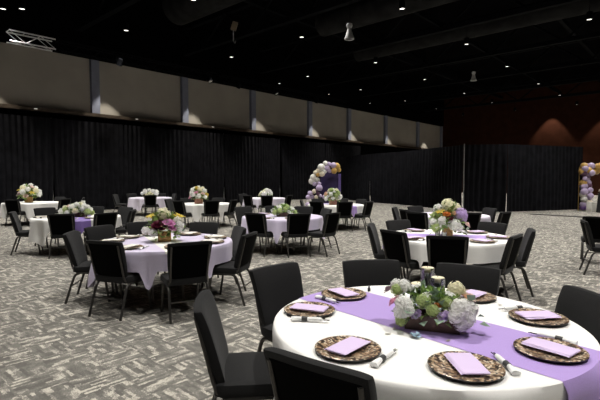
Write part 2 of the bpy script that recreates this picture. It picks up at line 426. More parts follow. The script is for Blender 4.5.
def cloth(loc, label, m, P, L, group='round tablecloths', ztop=ZTOP + .004):
    bm = bmesh.new(); n = 168; rings = []
    for r in (.25, .55, .8, RT - .02, RT - .003): rings.append([bm.verts.new((r * cos(2 * pi * k / n), r * sin(2 * pi * k / n), ztop)) for k in range(n)])
    rings.append([bm.verts.new(((RT + .004) * cos(2 * pi * k / n), (RT + .004) * sin(2 * pi * k / n), ztop - .004)) for k in range(n)])
    for j in range(1, 13):
        ring = []
        for k in range(n):
            th = 2 * pi * k / n; l = L(th) * (j / 12) ** 1.2; r = P(th, l)
            ring.append(bm.verts.new((r * cos(th), r * sin(th), ztop - .006 - l)))
        rings.append(ring)
    bm.faces.new(rings[0])
    for A, B in zip(rings, rings[1:]):
        for k in range(n): bm.faces.new((A[k], A[(k + 1) % n], B[(k + 1) % n], B[k]))
    o = obj('tablecloth', bm, m, None, loc); tag(o, label, 'tablecloth', group)
    return o
def runner(loc, ang, width, m, label, P, L, drop=.36, ztop=ZTOP + .0065):
    bm = bmesh.new(); nt = 26; d = Vector((cos(ang), sin(ang))); e = Vector((-d.y, d.x)); cols = []
    for i in range(nt + 1):
        t = (i / nt - .5) * width; se = sqrt((RT + .002) ** 2 - t * t); col = []
        def side(sg):
            out = []
            for j in range(1, 10):
                q = d * sg * se + e * t; th = atan2(q.y, q.x); l = min(drop - .02, L(th) - .004) * j / 9; r = P(th, l, .018)
                w = Vector((cos(th), sin(th))) * r; out.append((w.x, w.y, ztop - .004 - l))
            return out
        A = side(-1)[::-1]
        mid = []
        for j in range(25):
            s = -se + 2 * se * j / 24; q = d * s + e * t; mid.append((q.x, q.y, ztop - (.0015 if j in (0, 24) else 0)))
        cols.append([bm.verts.new(p) for p in A + mid + side(1)])
    for A, B in zip(cols, cols[1:]):
        for k in range(len(A) - 1): bm.faces.new((A[k], B[k], B[k + 1], A[k + 1]))
    return tag(obj('table_runner', bm, m, None, loc), label, 'table runner', 'runners across the round tables')

# place settings
def charger_mesh(big):
    bm = bmesh.new(); lathe(bm, [(.0001, 0), (.10, 0), (.158, .008), (.166, .013), (.166, .017)], 40); under = mesh(bm, 'charger_rim', M['black_rim'])
    bm = bmesh.new(); lathe(bm, [(.0001, .007), (.105, .007), (.118, .012), (.150, .0185), (.160, .0205), (.166, .0175)], 40); top = mesh(bm, 'charger_face', M['mosaic'])
    return under, top
CH_UNDER, CH_TOP = charger_mesh(1)
def napkin_mesh(m, L_, W_):
    bm = bmesh.new()
    for k, (w, z) in enumerate(((1, 0), (.985, .003), (.97, .006))):
        def P(a, b, s, w=w, z=z, k=k):
            e = (1 - abs(a) ** 10) ** .1 * (1 - abs(b) ** 10) ** .1 if abs(a) < 1 and abs(b) < 1 else 0
            return (a * L_ / 2, b * W_ / 2 * w + .003 * k, z + .0022 + .0018 * a * a * (k == 2) + (.0026 * e if s > 0 else -.0022 * e) + .0015 * sin(3 * a + k))
        slab(bm, 10, 10, P)
    return mesh(bm, 'folded_napkin', m)
NAP = {k: napkin_mesh(M[k], .23, .125) for k in ('lilac', 'cream_napkin')}
def roll_parts():
    bm = bmesh.new(); pts = [(-.095 + .019 * k, 0, .0135) for k in range(11)]
    tube(bm, pts, .012, 10, True, [.009, .0125, .013, .0125, .0115, .011, .0115, .013, .0165, .020, .0225])
    for v in bm.verts: v.co.z = .0015 + (v.co.z - .0135 + .013) * (1 if v.co.x < .03 else max(.45, 1 - (v.co.x - .03) * 6))
    for v in bm.verts:
        if v.co.z < .001: v.co.z = .001
    a = mesh(bm, 'paper_napkin', M['white_paper'])
    bm = bmesh.new(); tube(bm, [(-.005, 0, .0142), (.03, 0, .0142)], .0148, 12); b = mesh(bm, 'napkin_band', M['band'])
    bm = bmesh.new()
    for dy, ln in ((-.005, .028), (.005, .022)):
        box(bm, (-.098 - ln / 2, dy, .0125), (ln + .03, .0075, .003), None, .001)
    c = mesh(bm, 'cutlery_handle', M['steel'])
    return a, b, c
ROLL = roll_parts()
def setting(loc, th, tname, seat_phrase, nap, r=.70, roll=True, rnd=random, spin=0, rolln=16):
    z = ZTOP + .0085
    c = Vector((loc[0] + r * cos(th), loc[1] + r * sin(th), z))
    t = thing('charger_plate', 'mosaic brown charger plate ' + seat_phrase, 'plate', c, rnd.uniform(0, 6), 'charger plates on ' + tname)
    link('plate_rim', CH_UNDER, t); link('plate_face', CH_TOP, t)
    o = link('folded_napkin', NAP[nap], None, c + Vector((0, 0, .021)), th + spin + rnd.uniform(-.15, .15))
    tag(o, ('lilac' if nap == 'lilac' else 'cream') + ' folded napkin on the charger ' + seat_phrase, 'napkin', 'folded napkins on ' + tname)
    if roll:
        a = th + radians(rolln); p = Vector((loc[0] + r * cos(a), loc[1] + r * sin(a), z - .001))
        t = thing('cutlery_roll', 'banded cutlery roll by the charger ' + seat_phrase, 'cutlery roll', p, th + .08 + rnd.uniform(-.12, .12), 'rolled cutlery on ' + tname)
        for nm, me in zip(('paper_napkin', 'napkin_band', 'cutlery_handle'), ROLL): link(nm, me, t)

# ------------------------------------------------------------------ flowers
def hydrangea_mesh(seed, m):
    rnd = random.Random(seed); bm = bmesh.new()
    bmesh.ops.create_icosphere(bm, subdivisions=2, radius=.74)
    n = 64
    for i in range(n):
        z = 1 - 1.75 * (i + .5) / n; ph = i * 2.39996; rr = sqrt(max(0, 1 - z * z))
        nrm = Vector((rr * cos(ph), rr * sin(ph), z)) + Vector((rnd.uniform(-.1, .1), rnd.uniform(-.1, .1), rnd.uniform(-.1, .1))); nrm.normalize()
        a = nrm.orthogonal().normalized(); a.rotate(Matrix.Rotation(rnd.random() * 6.28, 3, nrm)); b = nrm.cross(a)
        c = nrm * rnd.uniform(.78, 1.04)
        v0 = bm.verts.new(c)
        for k in range(4):
            d = a * cos(k * pi / 2) + b * sin(k * pi / 2); e = nrm.cross(d); s = .27
            p1 = bm.verts.new(c + d * s * .55 + e * s * .5 + nrm * .06); p2 = bm.verts.new(c + d * s * 1.1 + nrm * .03); p3 = bm.verts.new(c + d * s * .55 - e * s * .5 + nrm * .06)
            bm.faces.new((v0, p1, p2, p3))
    return mesh(bm, 'hydrangea', m, False)
def rose_mesh(seed, m):
    rnd = random.Random(seed); bm = bmesh.new()
    bmesh.ops.create_icosphere(bm, subdivisions=2, radius=.42, matrix=Matrix.Translation((0, 0, .1)))
    for ring, (num, rad, tilt, size) in enumerate(((4, .28, .15, .5), (5, .45, .5, .62), (6, .58, .85, .72), (7, .62, 1.25, .78))):
        for k in range(num):
            ph = 2 * pi * (k + ring * .37) / num + rnd.uniform(-.15, .15)
            g = {}
            for i in range(5):
                for j in range(4):
                    x = (i / 4 - .5) * 2; y = j / 3
                    w = size * .62 * (sin(pi * (.18 + .62 * y)) ) * x
                    up = size * y * 1.15
                    curl = .28 * y * y + .22 * x * x * y
                    q = Vector((w, rad * .4 + sin(tilt) * up - curl * .25 * cos(tilt), -.35 + cos(tilt) * up + .12 * x * x - .12 * y ** 4 * (ring > 1)))
                    q.rotate(Matrix.Rotation(ph, 3, 'Z')); g[i, j] = bm.verts.new(q)
            for i in range(4):
                for j in range(3): bm.faces.new((g[i, j], g[i + 1, j], g[i + 1, j + 1], g[i, j + 1]))
    return mesh(bm, 'rose', m)
def lily_mesh(seed, m):
    rnd = random.Random(seed); bm = bmesh.new()
    for k in range(6):
        ph = k * pi / 3 + rnd.uniform(-.1, .1); g = {}
        for i in range(3):
            for j in range(6):
                x = i - 1; y = j / 5; w = .30 * sin(pi * (.08 + .86 * y)) * x
                q = Vector((w, .08 + 1.0 * sin(y * 1.2), .55 * sin(y * 2.2) - .25 * y ** 3 + .06 * abs(x) - .1)); q.rotate(Matrix.Rotation(ph, 3, 'Z')); g[i, j] = bm.verts.new(q)
        for i in range(2):
            for j in range(5): bm.faces.new((g[i, j], g[i + 1, j], g[i + 1, j + 1], g[i, j + 1]))
    bmesh.ops.create_icosphere(bm, subdivisions=1, radius=.16)
    return mesh(bm, 'lily', m)
FLOWER = {}
def blossom(kind, colour, parent, p, r, rnd):
    if (kind, colour) not in FLOWER:
        FLOWER[kind, colour] = dict(hydrangea=hydrangea_mesh, rose=rose_mesh, lily=lily_mesh)[kind](len(FLOWER), PET[colour])
    o = link(kind, FLOWER[kind, colour], parent, p); o.scale = (r,) * 3
    d = Vector(p) - Vector((0, 0, .02)); d.z = max(d.z, .02); d = d.normalized() + Vector((0, 0, .35))
    o.rotation_euler = d.to_track_quat('Z', 'Y').to_euler(); o.rotation_euler.rotate_axis('Z', rnd.random() * 6)
    return o
def foliage(parent, n, rx, ry, z0, h, seed, m, leaf=(.055, .022), dome=.85, name='foliage'):
    rnd = random.Random(seed); bm = bmesh.new()
    for i in range(n):
        ph = rnd.random() * 6.28; el = rnd.uniform(-.25, 1.45); k = rnd.uniform(.45, 1.0) * dome
        d = Vector((cos(ph) * cos(el), sin(ph) * cos(el), sin(el)))
        c = Vector((d.x * rx * k, d.y * ry * k, z0 + d.z * h * k))
        d = (d + Vector((rnd.uniform(-.6, .6), rnd.uniform(-.6, .6), rnd.uniform(-.4, .5)))).normalized()
        s = d.cross(Vector((rnd.uniform(-1, 1), rnd.uniform(-1, 1), 1.2))).normalized(); nn = s.cross(d)
        ln, w = leaf[0] * rnd.uniform(.7, 1.35), leaf[1] * rnd.uniform(.7, 1.3)
        a = bm.verts.new(c); b1 = bm.verts.new(c + d * ln * .45 + s * w + nn * .006); b2 = bm.verts.new(c + d * ln * .45 - s * w + nn * .006); mm = bm.verts.new(c + d * ln * .5 - nn * .003); e = bm.verts.new(c + d * ln - nn * .008)
        for v in (a, b1, b2, mm, e): v.co.z = max(v.co.z, .006)
        bm.faces.new((a, b1, mm)); bm.faces.new((a, mm, b2)); bm.faces.new((b1, e, mm)); bm.faces.new((mm, e, b2))
    return obj(name, bm, m, parent)
def planter(parent, sx, sy, h, m, name='planter_box', wall=.012):
    bm = bmesh.new()
    box(bm, (0, 0, .007), (sx, sy, .014))
    for s in (-1, 1):
        box(bm, (s * (sx - wall) / 2, 0, h / 2), (wall, sy, h), None, .002); box(bm, (0, s * (sy - wall) / 2, h / 2), (sx - 2 * wall, wall, h), None, .002)
    return obj(name, bm, m, parent, smooth=False)
def arrangement(label, loc, rz, blossoms, leaves, dims, box_m, seed, euc=0, leafsize=(.055, .022), z0=None, group='flower centrepieces on the tables'):
    rnd = random.Random(seed); t = thing('flower_arrangement', label, 'flowers', loc, rz, group)
    planter(t, dims[0], dims[1], dims[2], box_m)
    rx, ry, h = leaves[1:]; z0 = dims[2] if z0 is None else z0
    foliage(t, leaves[0], rx, ry, z0, h, seed, M['leaf'], leafsize)
    if euc: foliage(t, euc, rx * 1.08, ry * 1.1, z0, h * .9, seed + 50, M['eucalyptus'], (.05, .026), 1.0, 'foliage')
    for kind, c, x, y, z, r in blossoms: blossom(kind, c, t, (x, y, z), r, rnd)
    return t
def dome_blossoms(seed, n, rx, ry, z0, h, kinds, rlo, rhi):
    rnd = random.Random(seed); out = []
    for i in range(n):
        zz = 1 - 1.05 * (i + .5) / n; ph = i * 2.39996 + seed; rr = sqrt(max(0, 1 - zz * zz))
        k, c = rnd.choice(kinds) if rnd.random() < .4 else kinds[i % len(kinds)]
        out.append((k, c, rx * rr * cos(ph), ry * rr * sin(ph), z0 + h * zz, rnd.uniform(rlo, rhi)))
    return out

# ------------------------------------------------------------------ the tables of the photograph
def build_table(c, tlabel, clabel, cm, seed, chairs, hang=.46, run=None, sets=None):
    """chairs: (angle round the table, distance of the back from its centre, label[, facing]); sets: (napkin colour, table phrase, {chair index: phrase})."""
    c = Vector((c[0], c[1], 0)); make_table(c, tlabel); dirs = []; locs = []
    for ch in chairs:
        th = radians(ch[0]); o, loc, a = place_chair((c.x + ch[1] * cos(th), c.y + ch[1] * sin(th)), radians(ch[3]) if len(ch) > 3 else th + pi, ch[2])
        bt = loc + Matrix.Rotation(a, 3, 'Z') @ BT
        rel = loc - c; rel.z = 0
        locs.append(rel)
        mid = atan2(rel.y, rel.x); hw = 0
        for ix in range(-4, 5):
            for iy in range(-8, 9):
                w = rel + Matrix.Rotation(a, 3, 'Z') @ Vector((ix * .0635, iy * .031, 0))
                if .85 < w.length < RT + .13: hw = max(hw, abs((atan2(w.y, w.x) - mid + pi) % (2 * pi) - pi))
        if hw: dirs.append((mid, hw))
    P, L = cloth_fn(seed, dirs, hang)
    cloth(c, clabel, cm, P, L)
    if run: runner(c, run[0], run[1], M[run[2]], run[3], P, L, run[4] if len(run) > 4 else .36)
    if sets:
        rnd = random.Random(seed)
        for i, ph in sets[2].items():
            a = atan2(locs[i].y, locs[i].x); setting(c, a, sets[1], ph, sets[0], .70, True, rnd)
    return c

# T1, nearest
T1 = Vector((.75, 2.71, 0))
build_table(T1, 'round folding table under the nearest white cloth', 'plain white cloth on the nearest table, under the purple runner', M['white_cloth'], 3, [
    (134.5, 1.4, 'whose padded front faces the nearest white table, beyond its two chargers'),
    (-178, 1.365, 'seen nearly edge-on with its seat showing, beside the nearest white table', 6),
    (-126, 1.21, 'turned back-to-camera and cropped by the photo\'s bottom, at the nearest table'),
    (96, 1.25, 'behind the small dark bottle on the nearest white table'),
    (57, 1.2, 'behind the candle glasses of the nearest table'),
    (4, 1.115, 'tucked against the nearest table beside the purple runner\'s hanging end'),
], hang=.5, run=(radians(-49.5), .51, 'runner', 'smooth purple satin runner across the nearest white table', .40))
rnd = random.Random(4)
for deg, ph in ((127, 'half on the purple runner near the dark bottle'), (166, 'nearest the table edge at the padded chair\'s front'), (224, 'before the chair cropped by the photo\'s bottom'),
                (270, 'lowest in the photo, beside the runner\'s near edge'), (314, 'on the hanging end of the purple runner'), (1, 'facing the tucked-in chair beside the runner'), (46, 'half hidden behind the white hydrangeas')):
    setting(T1, radians(deg), 'the nearest table', ph, 'lilac', .71, deg != 46, rnd)
zt = ZTOP + .0075
A = arrangement('low dark wooden trough of white hydrangeas and greenery on purple runner', (.765, 2.56, zt), radians(-20), [
    ('hydrangea', 'white', -.150, -.095, .150, .052), ('hydrangea', 'white', -.165, -.105, .105, .045), ('hydrangea', 'white', -.125, -.115, .125, .036), ('hydrangea', 'green', -.165, -.11, .060, .034),
    ('hydrangea', 'white', .150, -.085, .150, .058), ('hydrangea', 'white', .175, -.075, .095, .056), ('hydrangea', 'white', .125, -.105, .110, .044), ('hydrangea', 'white', .200, -.03, .135, .045), ('hydrangea', 'white', .155, -.10, .065, .034),
    ('hydrangea', 'white', -.165, .03, .220, .044), ('hydrangea', 'green', -.205, .01, .205, .036), ('hydrangea', 'white', -.215, .05, .225, .034), ('rose', 'mauve', -.262, .03, .200, .034), ('lily', 'white', -.09, .03, .225, .046), ('rose', 'white', -.115, .05, .215, .036),
    ('hydrangea', 'cream', .125, .05, .225, .046), ('rose', 'cream', .165, .06, .205, .036), ('rose', 'blush', .205, .05, .19, .036), ('rose', 'peach', .18, .02, .195, .03),
    ('rose', 'pink', -.225, -.03, .145, .034), ('rose', 'blush', -.195, -.02, .165, .03), ('rose', 'lavender', -.085, -.105, .105, .032), ('rose', 'lavender', .06, -.110, .105, .03), ('rose', 'lavender', .085, -.10, .12, .024), ('hydrangea', 'green', -.045, -.07, .170, .044), ('hydrangea', 'green', .005, -.095, .130, .036),
    ('rose', 'orange', .03, -.06, .155, .022), ('lily', 'white', .09, -.02, .205, .034), ('hydrangea', 'green', .075, -.045, .17, .036), ('rose', 'blush', -.05, .07, .19, .03), ('lily', 'white', -.03, -.06, .20, .03)],
    (330, .245, .13, .15), (.30, .13, .088), M['walnut'], 21, 70, (.04, .013), .088)
# candles in cylinders behind and among the flowers
def candle_glass(loc, h, r, lab):
    t = thing('glass_cylinder', 'clear glass cylinder ' + lab, 'vase', loc, 0, 'candle glasses in the near centrepiece')
    bm = bmesh.new(); lathe(bm, [(.0001, .004), (r - .004, .004), (r, .008), (r, h - .002), (r - .0015, h), (r - .003, h - .002), (r - .003, .010), (.0001, .010)], 32); obj('glass_wall', bm, M['glass'], t)
    bm = bmesh.new(); lathe(bm, [(.0001, .011), (r - .0036, .011), (r - .0036, h - .030), (.0001, h - .030)], 24); obj('water', bm, M['water'], t)
    c = thing('floating_candle', 'cream floating candle in the glass cylinder ' + lab, 'candle', (loc[0], loc[1], loc[2] + h - .0295), 0, 'floating candles in the near centrepiece')
    bm = bmesh.new(); lathe(bm, [(.0001, 0), (r * .6, 0), (r * .9, .012), (r * .9, .026), (r * .8, .031), (r * .3, .0285), (.0001, .028)], 28); obj('wax', bm, M['wax'], c)
    bm = bmesh.new(); tube(bm, [(0, 0, .02), (0, .001, .042)], .0012, 6); obj('wick', bm, M['band'], c)
candle_glass((.80, 2.80, zt), .305, .044, 'standing tallest behind the white hydrangeas')
candle_glass((.835, 2.70, zt), .265, .044, 'of middle height beside the tallest one')
candle_glass((.705, 2.675, zt), .235, .044, 'standing lowest of the three candle glasses')
# little things on the near table
p = at(369, 291, zt); t = thing('favour_bottle', 'tiny dark bottle with pale cap at the purple runner\'s edge', 'bottle', p)
bm = bmesh.new(); lathe(bm, [(.0001, 0), (.011, 0), (.0115, .004), (.0115, .022), (.007, .027)], 16); obj('bottle_body', bm, M['band'], t)
bm = bmesh.new(); lathe(bm, [(.0075, .026), (.0075, .038), (.0001, .039)], 16); obj('bottle_cap', bm, M['can'], t)
p = at(416, 337, zt); t = thing('fabric_flower', 'pale blue loose blossom lying before the dark wooden trough', 'flower', p)
bm = bmesh.new(); rr = random.Random(9)
for k in range(9):
    a = k * .7; d = Vector((cos(a), sin(a), 0)); e = Vector((-d.y, d.x, 0)); l = rr.uniform(.025, .042); h = rr.uniform(.008, .03)
    v = [bm.verts.new(q) for q in (Vector((0, 0, .004)), d * l * .6 + e * .013 + Vector((0, 0, h)), d * l + Vector((0, 0, h * .7)), d * l * .6 - e * .013 + Vector((0, 0, h)))]; bm.faces.new(v)
obj('petal_cluster', bm, M['pale_blue'], t)
bm = bmesh.new(); lathe(bm, [(.0001, 0), (.008, 0), (.008, .006), (.0001, .01)], 10); obj('flower_centre', bm, M['steel'], t)
for i, (px, py, lab) in enumerate(((388, 334, 'before the blue loose blossom'), (394, 329, 'touching the purple runner beside the wooden trough'), (463, 334, 'beyond the trough on the purple runner'), (448, 341, 'lying on the runner under the large hydrangeas'), (500, 305, 'between two chargers near the candle glasses'))):
    bm = bmesh.new()
    def P(a, b, s, i=i): return (a * .017, b * .009 * (1 - .4 * a * a), .0026 + .0012 * s * max(0, 1 - a ** 4) * max(0, 1 - b ** 4) + .002 * abs(a))
    slab(bm, 6, 4, P); tag(obj('leaf_confetti', bm, M['silver_leaf'], None, at(px, py, zt - .001), i * 1.3), 'small silvery leaf confetti ' + lab, 'confetti', 'leaf confetti on the near table')

# T2, lavender table with burgundy bouquet
T2 = build_table((-1.86, 6.18), 'round table under the lavender cloth with burgundy bouquet', 'shiny lavender cloth on the burgundy bouquet\'s table', M['lavender_cloth'], 5, [
    (-61, 1.31, 'with its full back to camera, before the burgundy bouquet'),
    (-111, 1.14, 'with its back turned, at the lavender cloth\'s lit near corner'),
    (-171, 1.25, 'seen edge-on at the burgundy bouquet\'s table, legs on open carpet'),
    (154, 1.33, 'with a wide dark front beyond the edge-on one'),
    (121, 1.45, 'beyond the lavender table beside the burgundy bouquet'),
    (75, 1.2, 'facing camera behind the lavender table, clear of the bouquet'),
    (24, 1.1, 'facing the lavender table at its far rounded corner'),
    (-14, 1.27, 'in profile at the lavender table, its shadow on the carpet'),
], run=(radians(-62), .36, 'ivory', 'cream runner under the burgundy bouquet on the lavender table', .05), hang=.47,
    sets=('cream_napkin', 'the burgundy bouquet table', {0: 'before the full-backed chair at the burgundy bouquet', 1: 'nearest the camera on the lavender table', 2: 'at the edge-on chair of the lavender table', 3: 'beyond the lavender table\'s near plates', 4: 'just behind the burgundy bouquet\'s gold box',
                                    5: 'before the camera-facing chair behind the lavender table', 6: 'at the far rounded corner of the lavender table', 7: 'before the profile chair at the lavender table'}))
zt2 = ZTOP + .0075
arrangement('round bouquet of burgundy and pink blooms in a gold wooden cube', (-1.86, 6.15, zt2), .3, [
    ('hydrangea', 'cream', -.01, -.04, .37, .09), ('rose', 'burgundy', -.09, -.14, .26, .085), ('rose', 'burgundy', -.03, -.15, .21, .06), ('rose', 'burgundy', -.13, -.10, .20, .06), ('rose', 'hotpink', .06, -.14, .275, .085), ('rose', 'hotpink', .10, -.15, .20, .06),
    ('lily', 'yellow', -.17, -.05, .34, .075), ('lily', 'yellow', .20, -.02, .33, .08), ('lily', 'yellow', .15, .05, .33, .06), ('hydrangea', 'white', .19, -.08, .21, .07), ('hydrangea', 'white', .18, -.05, .28, .06), ('hydrangea', 'white', -.24, -.06, .16, .055),
    ('hydrangea', 'white', -.15, -.14, .135, .06), ('hydrangea', 'green', -.06, -.13, .15, .04), ('hydrangea', 'white', .09, .12, .28, .07), ('rose', 'pink', -.10, .12, .27, .06), ('hydrangea', 'green', -.12, .0, .33, .05)],
    (230, .24, .22, .30), (.17, .17, .125), M['goldwood'], 22, 60, (.085, .032))
# T4, white table with tall mixed bouquet
T4 = build_table((2.2, 6.7), 'round table under the white cloth with the tall mixed bouquet', 'white cloth lifted over a seat, under the tall mixed bouquet', M['white_cloth'], 8, [
    (-108, 1.2, 'whose flat back hides the table before the tall mixed bouquet'),
    (-150, 1.1, 'with its back turned at an angle, near the bouquet\'s pale votives'),
    (163, 1.17, 'seen edge-on, standing alone towards the open carpet aisle'),
    (118, 1.15, 'with grey lit front behind the tall mixed bouquet\'s table'),
    (32, 1.13, 'with low wide front behind the tall bouquet table\'s chargers'),
    (-60, 1.17, 'angled beside the lilac runner end, back towards camera', 140),
    (-20, 1.16, 'outermost beyond the angled chair, on the open carpet'),
], run=(radians(-13), .42, 'runner', 'lilac runner under the tall mixed bouquet', .22), hang=.5,
    sets=('lilac', 'the tall bouquet table', {0: 'behind the flat-backed chair at the tall bouquet', 1: 'before the angled chair near the pale votives', 3: 'before the grey-fronted chair behind the tall bouquet', 4: 'before the low wide chair behind the tall bouquet table',
                                   5: 'nearest the lilac runner\'s hanging end', 6: 'at the outermost chair of the tall bouquet table'}))
arrangement('tall mixed bouquet of cream, lavender and rust blooms in wooden box', (2.19, 6.66, zt2), -.1, [
    ('hydrangea', 'cream', .0, -.02, .46, .10), ('hydrangea', 'white', -.14, -.02, .41, .07), ('lily', 'yellow', -.13, -.12, .36, .07), ('rose', 'orange', -.05, -.17, .35, .06), ('rose', 'burgundy', -.01, -.18, .29, .06), ('rose', 'peach', .06, -.14, .36, .06),
    ('hydrangea', 'lavender', .16, -.12, .33, .095), ('hydrangea', 'lavender', .20, -.05, .28, .07), ('hydrangea', 'white', .06, -.19, .19, .085), ('hydrangea', 'white', .12, -.18, .15, .06), ('rose', 'blush', .27, -.06, .19, .06), ('hydrangea', 'white', -.11, -.18, .25, .065),
    ('hydrangea', 'green', -.19, -.14, .14, .07), ('hydrangea', 'white', -.22, -.10, .22, .055), ('lily', 'white', -.16, -.17, .17, .07), ('hydrangea', 'cream', .13, .02, .42, .07), ('hydrangea', 'white', .0, .15, .33, .08), ('rose', 'pink', .24, .05, .25, .05), ('hydrangea', 'green', -.20, -.06, .32, .05)],
    (240, .28, .24, .40), (.13, .13, .13), M['goldwood'], 23, 70, (.09, .034))
for i, (dx, dy, lab) in enumerate(((-.18, -.13, 'outer white votive candle beside the tall bouquet\'s wooden box'), (-.11, -.20, 'inner white votive candle touching distance from the wooden box'))):
    t = thing('votive_candle', lab, 'candle', (2.19 + dx, 6.66 + dy, zt2), 0, 'white votives by the tall bouquet')
    bm = bmesh.new(); lathe(bm, [(.0001, .002), (.034, .002), (.036, .008), (.036, .095), (.033, .095), (.033, .012), (.0001, .012)], 20); obj('glass_wall', bm, M['glass'], t)
    bm = bmesh.new(); lathe(bm, [(.0001, .0125), (.0322, .0125), (.0322, .075), (.0001, .075)], 20); obj('wax', bm, M['candle_white'], t)

# T5, middle
T5 = build_table((-0.4, 10.2), 'round table under the lavender cloth with the low green centrepiece', 'pale lavender cloth under the low green and white centrepiece', M['lavender_cloth'], 13, [
    (-120, 1.1, 'with square back, nearest the open fold of the green centrepiece table\'s cloth'),
    (-70, 1.16, 'with back turned, before the low green centrepiece towards the arch'),
    (-38, 1.42, 'angled in profile at the end of the green centrepiece table'),
    (21, 1.14, 'with grey front just behind the profile chair of the green centrepiece table'),
    (68, 1.35, 'with pale lit top, behind the green centrepiece towards the balloons'),
    (100, 1.5, 'half hidden behind the low green centrepiece'),
    (133, 1.55, 'with broad grey front at the green centrepiece table\'s other end'),
], hang=.48, sets=('lilac', 'the green centrepiece table', {0: 'by the square-backed chair at the green centrepiece', 1: 'by the back-turned chair at the green centrepiece', 6: 'by the broad grey chair at the green centrepiece'}))
GW = [('hydrangea', 'white'), ('hydrangea', 'green'), ('rose', 'cream'), ('hydrangea', 'white'), ('rose', 'white')]
arrangement('low green and white centrepiece in a dark box on lavender cloth', (-.36, 10.15, zt2), .1, dome_blossoms(3, 18, .25, .14, .09, .14, GW, .045, .068), (180, .30, .16, .17), (.34, .15, .09), M['walnut'], 24, 30, (.08, .03), .08)
p = Vector((-.39, 10.62, zt2))
t = thing('pillar_candle', 'white pillar candle standing behind the low green centrepiece', 'candle', (-.39, 10.42, zt2)); bm = bmesh.new(); lathe(bm, [(.0001, 0), (.04, 0), (.04, .28), (.035, .284), (.0001, .282)], 20); obj('wax', bm, M['candle_white'], t)
bm = bmesh.new(); tube(bm, [(0, 0, .28), (0, .002, .30)], .002, 6); obj('wick', bm, M['band'], t)

# T6, left
T6 = build_table((-5.02, 10.1), 'round table under the white cloth with deep purple runner', 'white cloth with a deep purple runner hanging down its front', M['white_cloth'], 17, [
    (-79, 1.13, 'with square back, beside the deep purple runner\'s hanging end'),
    (-38, 1.3, 'with back turned on the other side of the deep purple runner'),
    (-157, 1.27, 'in profile near the photo\'s edge, at the purple-runner white table'),
    (146, 1.45, 'with low wide front behind the deep purple runner\'s table'),
    (99, 1.31, 'just behind the pink and white trough centrepiece'),
    (57, 1.31, 'with tall grey front beyond the deep purple runner\'s table'),
    (9, 1.24, 'edge-on with curved back, nearest the grey-fronted one'),
], hang=.5, run=(radians(-66), .58, 'dark_runner', 'deep purple runner hanging between two black chair backs', .44),
    sets=('cream_napkin', 'the purple-runner white table', {0: 'by the square-backed chair at the deep purple runner', 1: 'across the deep purple runner from the square-backed chair', 2: 'by the profile chair of the purple-runner table', 3: 'by the low wide chair of the purple-runner table'}))
arrangement('low pink and white centrepiece in a brown trough on deep purple runner', (-5.0, 10.05, zt2), .1, dome_blossoms(5, 20, .32, .15, .09, .17, [('hydrangea', 'white'), ('hydrangea', 'cream'), ('rose', 'blush'), ('hydrangea', 'white'), ('hydrangea', 'green'), ('rose', 'mauve')], .05, .078), (170, .36, .18, .18), (.40, .16, .09), M['walnut'], 25, 30, (.08, .03), .08)
t = thing('pillar_candle', 'white pillar candle rising from the pink and white trough centrepiece', 'candle', (-4.98, 10.32, zt2)); bm = bmesh.new(); lathe(bm, [(.0001, 0), (.045, 0), (.045, .34), (.04, .345), (.0001, .343)], 20); obj('wax', bm, M['candle_white'], t)
bm = bmesh.new(); tube(bm, [(0, 0, .34), (0, .002, .36)], .002, 6); obj('wick', bm, M['band'], t)

# T7, far left
T7 = build_table((-9.55, 16.0), 'round table at the photo\'s edge under the gold-vased bouquet', 'pale cloth under the gold-vased bouquet at the photo\'s edge', M['white_cloth'], 19, [
    (-91, 1.12, 'with big square back, hiding the gold-vased bouquet\'s table end'),
    (-16, 1.5, 'with dark back beyond the pink trough centrepiece\'s edge'),
    (27, 1.7, 'edge-on and round-topped behind the pink and white centrepiece'),
    (71, 1.27, 'with low lit top beside the gold-vased bouquet'),
], hang=.5)
arrangement('cream and pink bouquet in a gold vase at the photo\'s edge', (-9.62, 15.95, zt2), .2, dome_blossoms(7, 22, .34, .30, .24, .36, [('hydrangea', 'cream'), ('hydrangea', 'white'), ('rose', 'blush'), ('lily', 'yellow'), ('hydrangea', 'white'), ('rose', 'mauve')], .07, .11), (150, .38, .34, .40), (.2, .2, .2), M['goldwood'], 26, 30, (.11, .045), .22)

# T8
T8 = build_table((-3.25, 15.3), 'round table under the pleated white cloth with yellow bouquet', 'white cloth in deep folds under the yellow and pink bouquet', M['white_cloth'], 23, [
    (-66, 1.12, 'with square back against the deep white folds beside the yellow bouquet'),
    (-123, 1.2, 'with dark back just above the burgundy bouquet\'s yellow lily'),
    (75, 1.15, 'with grey top behind the yellow bouquet\'s table'),
    (131, 1.33, 'with grey top behind the yellow bouquet, on its far side'),
    (-16, 1.12, 'turned sideways between the yellow bouquet and low green centrepiece'),
    (171, 1.35, 'sideways, showing above the burgundy bouquet'),
], hang=.55)
arrangement('yellow and pink bouquet in a terracotta box on white folds', (-3.42, 15.2, zt2), .1, dome_blossoms(8, 22, .27, .25, .22, .33, [('hydrangea', 'white'), ('hydrangea', 'yellow'), ('rose', 'pink'), ('hydrangea', 'white'), ('hydrangea', 'cream'), ('rose', 'blush'), ('hydrangea', 'white')], .06, .10), (140, .30, .28, .36), (.26, .22, .16), M['pinkbox'], 27, 30, (.10, .04), .2)

